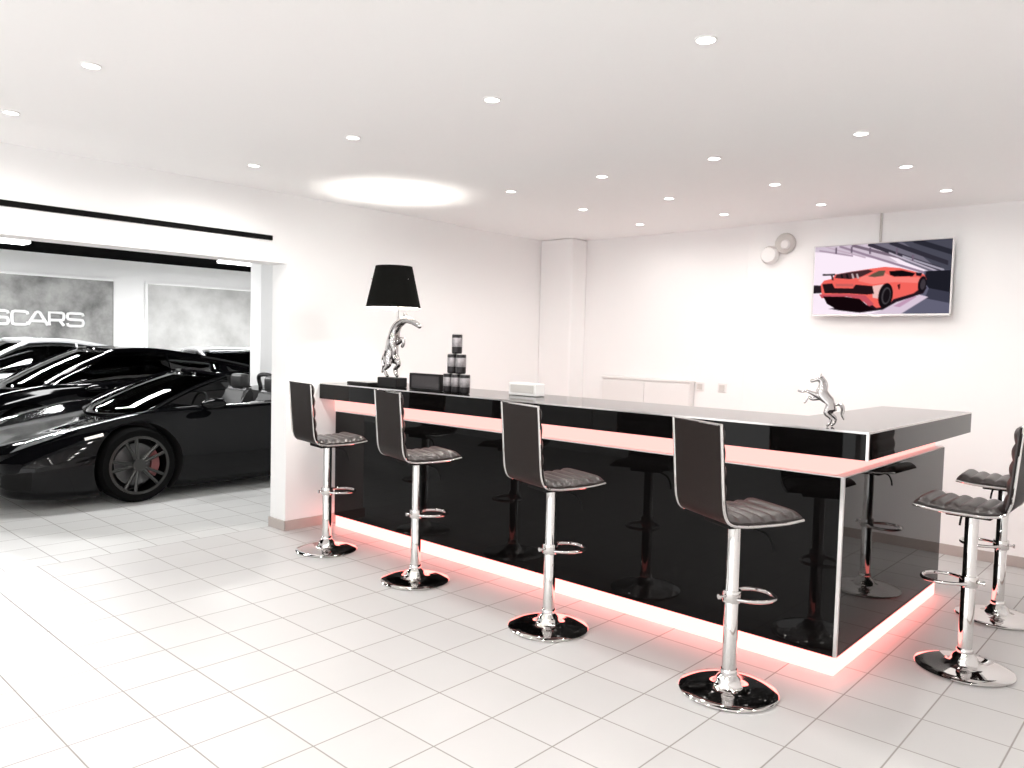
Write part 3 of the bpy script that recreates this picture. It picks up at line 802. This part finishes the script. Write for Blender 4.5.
def make_wheel(parent, x, side, ymax, R=.325, W=.24):
    """x along car, side -1/+1, outer face at |y| = ymax"""
    yo = side*ymax; yi = side*(ymax-W)
    t = obj('wheel', add_lathe(bmesh.new(), [(.245, -W/2), (.30, -W/2), (R-.012, -W/2+.02), (R, -W/2+.05), (R, W/2-.05), (R-.012, W/2-.02), (.30, W/2), (.25, W/2), (.245, W/2-.01)], 48, center=(x, side*(ymax-W/2), R), axis='y', closed=True), M['tyre'], parent, True)
    bm = bmesh.new(); c = Vector((x, yo-side*.018, R))
    add_lathe(bm, [(.228, -.02), (.250, -.02), (.254, .008), (.246, .012), (.236, .006), (.226, -.01)], 48, center=c, axis='y', closed=True)
    sgn = side
    for k in range(5):
        for dd in (-.17, .17):
            a = 2*PI*k/5+PI/2+.3
            p0 = c+Vector((.045*math.cos(a+dd), -sgn*.012, .045*math.sin(a+dd))); p1 = c+Vector((.235*math.cos(a+dd*1.15), 0, .235*math.sin(a+dd*1.15)))
            add_tube(bm, [p0, p0.lerp(p1, .5), p1], [.017, .014, .016], 6)
    add_lathe(bm, [(0, .012), (.03, .01), (.05, 0), (.055, -.02), (0, -.02)], 24, center=c+Vector((0, -sgn*.008, 0)), axis='y')
    obj('rim', bm, M['rim'], t, True)
    bm = add_lathe(bmesh.new(), [(0, -.01), (.18, -.01), (.18, .01), (0, .01)], 40, center=(x, yo-side*.10, R), axis='y'); obj('brake_disc', bm, M['disc'], t)
    bm = bmesh.new(); G = []
    for k in range(9):
        a = math.radians(-38+76*k/8)
        G.append([(x+r*math.cos(a), yo-side*d, R+r*math.sin(a)) for r, d in ((.125, .06), (.19, .06), (.195, .13), (.12, .13))])
    V = add_grid(bm, G, True); bm.faces.new(V[0]); bm.faces.new(V[-1]); obj('brake_caliper', bm, M['caliper'], t)
    return t

def patch(S, x0, x1, j0, j1, side, off=.004, nx=8, skew=0.):
    """surface patch lying just on the body: x range, section index range"""
    xs = [r[0].x for r in S]
    def at(x, j):
        i = 0
        while i < len(xs)-2 and xs[i+1] < x: i += 1
        f = (x-xs[i])/(xs[i+1]-xs[i]); j = min(max(j, 0), len(S[0])-1.001); jj = int(j); g = j-jj
        a = S[i][jj].lerp(S[i][jj+1], g); b = S[i+1][jj].lerp(S[i+1][jj+1], g)
        return a.lerp(b, f)
    bm = bmesh.new(); G = []
    ny = 6
    for u in range(nx+1):
        row = []
        for v in range(ny+1):
            j = lerp(j0, j1, v/ny); x = lerp(x0, x1, u/nx)+skew*(v/ny)
            p_ = at(x, j); du = at(x+.01, j)-at(x-.01, j); dv = at(x, j+.1)-at(x, j-.1)
            n = du.cross(dv).normalized()
            if n.y < 0 and abs(n.y) > abs(n.z): n = -n
            elif abs(n.z) >= abs(n.y) and n.z < 0: n = -n
            k_ = off*(1 if 0 < u < nx and 0 < v < ny else .2)
            q = p_+n*k_; row.append((q.x, side*q.y, q.z))
        G.append(row)
    add_grid(bm, G); return bm

def make_car(name, label, loc, rz, paint, roof=True, zs=1., rz_roof=1.24, glass=None, group='parked cars in the garage hall'):
    t = thing(name, label, 'car', loc, rz, group)
    S = car_surface(zs)
    bm = bmesh.new(); G = []
    for h in S:
        ring = [(p_.x, p_.y, p_.z) for p_ in h]+[(p_.x, -p_.y, p_.z) for p_ in reversed(h[:-1])]
        G.append(ring)
    V = add_grid(bm, G, True)
    bm.faces.new(V[0]); bm.faces.new(V[-1])
    bmesh.ops.remove_doubles(bm, verts=bm.verts[:], dist=1e-5)
    body = obj('body', bm, [paint, M['interior']], t, True)
    FX, RX, R = 1.0, 3.56, .325
    # wheel wells and cockpit
    cut = bmesh.new()
    for x in (FX, RX):
        for s in (-1, 1):
            add_lathe(cut, [(0, .0), (R+.045, .0), (R+.045, .5), (0, .5)], 40, center=(x, .68 if s > 0 else -1.18, R), axis='y')
    if not roof:
        add_prism(cut, [(1.62, .40), (2.75, .40), (2.82, 1.3), (1.50, 1.3)], 'y', -.70, .70)
    for f in cut.faces: f.material_index = 1
    cm = bpy.data.meshes.new('cutter'); bmesh.ops.recalc_face_normals(cut, faces=cut.faces[:]); cut.to_mesh(cm); cut.free(); cm.materials.append(paint); cm.materials.append(M['interior'])
    co = bpy.data.objects.new('cutter', cm); link(co); co.parent = t; bpy.context.view_layer.update()
    boolean(body, co)
    for p_ in body.data.polygons: p_.use_smooth = True
    body.data.set_sharp_from_angle(angle=math.radians(38))
    for x in (FX, RX):
        for s in (-1, 1): make_wheel(t, x, s, .935 if x < 2 else .95)
    # lights, grille, seams
    for s in (-1, 1):
        obj('headlight', patch(S, .10, .42, 17.2, 20.2, s, .006, skew=.12), M['lamp_lens'], t, True)
        obj('side_marker', patch(S, .58, .72, 12.9, 13.7, s, .006), M['marker'], t, True)
        obj('air_intake', patch(S, .035, .20, 6.0, 9.2, s, .004), M['rubber'], t, True)
        bm = bmesh.new(); add_tube(bm, [(.03, s*.38, .215), (.06, s*.62, .21), (.20, s*.83, .20)], .012, 8); obj('lip_trim', bm, M['alu'], t, True)
        obj('sill_trim', patch(S, 1.45, 3.05, 3.0, 4.6, s, .008, 14), M['rubber'], t, True)
        obj('tail_light', patch(S, 4.26, 4.31, 11, 16, s, .004), M['caliper'], t, True)
        # mirror: stalk and head
        bm = bmesh.new(); add_tube(bm, [(1.62, s*.84, .79), (1.60, s*.97, .82)], [.022, .018], 10)
        mp = cat([(1.66, s*.93, .835), (1.58, s*1.0, .845), (1.56, s*1.1, .845)], 4)
        add_tube(bm, [(1.50, s*1.03, .83), (1.53, s*1.03, .832), (1.60, s*1.03, .836), (1.68, s*1.03, .838), (1.72, s*1.03, .836)], [.02, .05, .068, .064, .02], 14, flat=.75)
        obj('side_mirror', bm, paint, t, True)
    g = glass or M['car_glass']
    # windscreen
    cowl = lambda u: Vector((1.16-.24*(1-u*u), u*.70, .745*zs-.035*(1-u*u)))
    ztop = rz_roof if roof else 1.075
    head = lambda u: Vector((1.95-.10*(1-u*u), u*.58, ztop-.02+.025*(1-u*u)))
    def sheet(A, B, n=16, m=8, bow=.03):
        bm = bmesh.new(); G = []
        for i in range(m+1):
            v = i/m; row = []
            for k in range(n+1):
                u = -1+2*k/n; p_ = A(u).lerp(B(u), v); p_.z += bow*math.sin(PI*v); row.append(p_)
            G.append(row)
        add_grid(bm, G); return bm
    solid(obj('windscreen', sheet(cowl, head), g, t, True), .006)
    bm = bmesh.new()
    for s in (-1, 1): add_tube(bm, [cowl(s).lerp(head(s), v/8)+Vector((0, 0, .03*math.sin(PI*v/8))) for v in range(9)], .022, 8)
    add_tube(bm, [head(-1+2*k/16) for k in range(17)], .022, 8)
    obj('windscreen_frame', bm, paint, t, True)
    if roof:
        rh = lambda u: Vector((2.75, u*.55, rz_roof-.045+.03*(1-u*u)))
        rb = lambda u: Vector((3.95, u*.66, .87*zs+.03*(1-u*u)))
        solid(obj('roof_panel', sheet(head, rh, bow=.03), paint, t, True), .012)
        solid(obj('rear_window', sheet(rh, rb, bow=.02), g, t, True), .006)
        for s in (-1, 1):
            top = [cowl(s).lerp(head(s), v/8)+Vector((0, 0, .03*math.sin(PI*v/8))) for v in range(8)]+[head(s).lerp(rh(s), v/8)+Vector((0, 0, .03*math.sin(PI*v/8))) for v in range(8)]+[rh(s).lerp(rb(s), v/8)+Vector((0, 0, .02*math.sin(PI*v/8))) for v in range(9)]
            bm = bmesh.new(); G = []
            for p_ in top:
                zb = lerp(.76, .86, (p_.x-1.16)/2.8)*zs; yb = s*(.80 if p_.x < 3.0 else .74)
                lo = Vector((p_.x, yb, min(zb, p_.z-.005)))
                G.append([lo, lo.lerp(p_, .33)+Vector((0, s*.015, 0)), lo.lerp(p_, .66)+Vector((0, s*.015, 0)), p_])
            nq = 20
            add_grid(bm, G[:nq]); solid(obj('side_window', bm, g, t, True), .006)
            bm = bmesh.new(); add_grid(bm, G[nq-1:]); solid(obj('quarter_panel', bm, paint, t, True), .012)
            bm = bmesh.new(); add_tube(bm, top[7:], .032, 8); add_tube(bm, [G[14][0], G[14][3]], .018, 8); obj('roof_rail', bm, paint, t, True)
        obj('interior', box((1.5, -.68, .70*zs), (3.4, .68, .80*zs), .03), M['interior'], t)
    # seats
    for s in (-1, 1):
        bm = bmesh.new(); y = s*.36
        z0 = .30
        prof = cat([(1.95, .45), (2.0, .50), (2.35, .47), (2.42, .50), (2.50, .70), (2.56, .90), (2.58, .93), (2.64, .90), (2.62, .60), (2.55, .42), (2.1, .40)], 3, closed=True) if False else [(1.95, .45), (2.0, .50), (2.33, .47), (2.42, .55), (2.50, .74), (2.55, .88), (2.60, .90), (2.66, .86), (2.64, .60), (2.55, .42), (2.1, .40)]
        add_prism(bm, prof, 'y', y-.23, y+.23)
        bmesh.ops.bevel(bm, geom=bm.edges[:], offset=.03, segments=3, affect='EDGES')
        add_box(bm, (2.55, y-.13, .87), (2.66, y+.13, 1.035), .035, 3)
        obj('seat', bm, M['seat_leather'], t, True)
    if not roof:
        obj('dashboard', box((1.30, -.68, .56), (1.66, .68, .775), .05, 3), M['interior'], t)
        bm = bmesh.new(); add_tube(bm, [(1.80+.055*math.cos(a)*.4, -.36+.17*math.sin(a), .72+.17*math.cos(a)) for a in [2*PI*k/24 for k in range(24)]], .014, 8, closed=True); obj('steering_wheel', bm, M['interior'], t, True)
        for s in (-1, 1):
            bm = bmesh.new(); add_tube(bm, cat([(2.95, s*.36-.16, .86), (2.92, s*.36-.15, .99), (2.92, s*.36, 1.02), (2.92, s*.36+.15, .99), (2.95, s*.36+.16, .86)], 5), .024, 8); obj('roll_hoop', bm, M['interior'], t, True)
    return t

RZ = PI/2
make_car('sports_car', 'black open-top sports car nearest the opening, with empty seats in view', (-4.80, .20, 0), RZ, M['paint_black'], roof=False, glass=M['car_glass_clear'])
make_car('sports_car', 'black closed-roof sports coupe behind the open-top car', (-7.18, .05, 0), RZ, M['paint_black'], True, 1.12, 1.255)
make_car('sports_car', 'silver sports coupe at the far left behind the black coupe', (-9.60, -.15, 0), RZ, M['paint_silver'], True, 1.12, 1.33)
make_car('sports_car', 'white car at the back, seen past the end of the black cars', (-8.45, 5.42, 0), PI, M['paint_white'], True, 1.10, 1.22)

# ------------------------------------------------------------------ world, camera, view
w = bpy.data.worlds.new('World'); scn.world = w; w.use_nodes = True
w.node_tree.nodes['Background'].inputs[0].default_value = (1, 1, 1, 1); w.node_tree.nodes['Background'].inputs[1].default_value = 2.6  # white sky as room fill through the added shop window
for k in range(1):
    o = lamp('AREA', 'added_window_portal', ((WX+XR)/2, YF-.12, 1.24), 0, shape='RECTANGLE', size=XR-WX, size_y=2.4)
    o.rotation_euler = (PI/2, 0, 0); o.data.cycles.is_portal = True
yaw, pit, rol = [math.radians(a) for a in (132.37, -2.95, 1.44)]
f = Vector((math.cos(yaw)*math.cos(pit), math.sin(yaw)*math.cos(pit), math.sin(pit)))
r = Vector((math.sin(yaw), -math.cos(yaw), 0)); u = r.cross(f)
r2 = r*math.cos(rol)+u*math.sin(rol); u2 = u*math.cos(rol)-r*math.sin(rol)
cam = bpy.data.cameras.new('camera'); co = bpy.data.objects.new('camera', cam); link(co)
cam.sensor_width = 36; cam.lens = 36*773.6/1024; cam.clip_start = .05
co.matrix_world = Matrix(((r2.x, u2.x, -f.x, 2.892), (r2.y, u2.y, -f.y, -1.518), (r2.z, u2.z, -f.z, 1.438), (0, 0, 0, 1)))
scn.camera = co
vs_ = scn.view_settings
scn.display_settings.display_device = 'sRGB'
vs_.view_transform = 'Standard'; vs_.look = 'None'; vs_.gamma = 1; vs_.exposure = .06; vs_.use_curve_mapping = False
scn.cycles.use_denoising = True
scn.cycles.max_bounces = 10; scn.cycles.diffuse_bounces = 6; scn.cycles.glossy_bounces = 6; scn.cycles.transparent_max_bounces = 12
scn.cycles.sample_clamp_indirect = 6
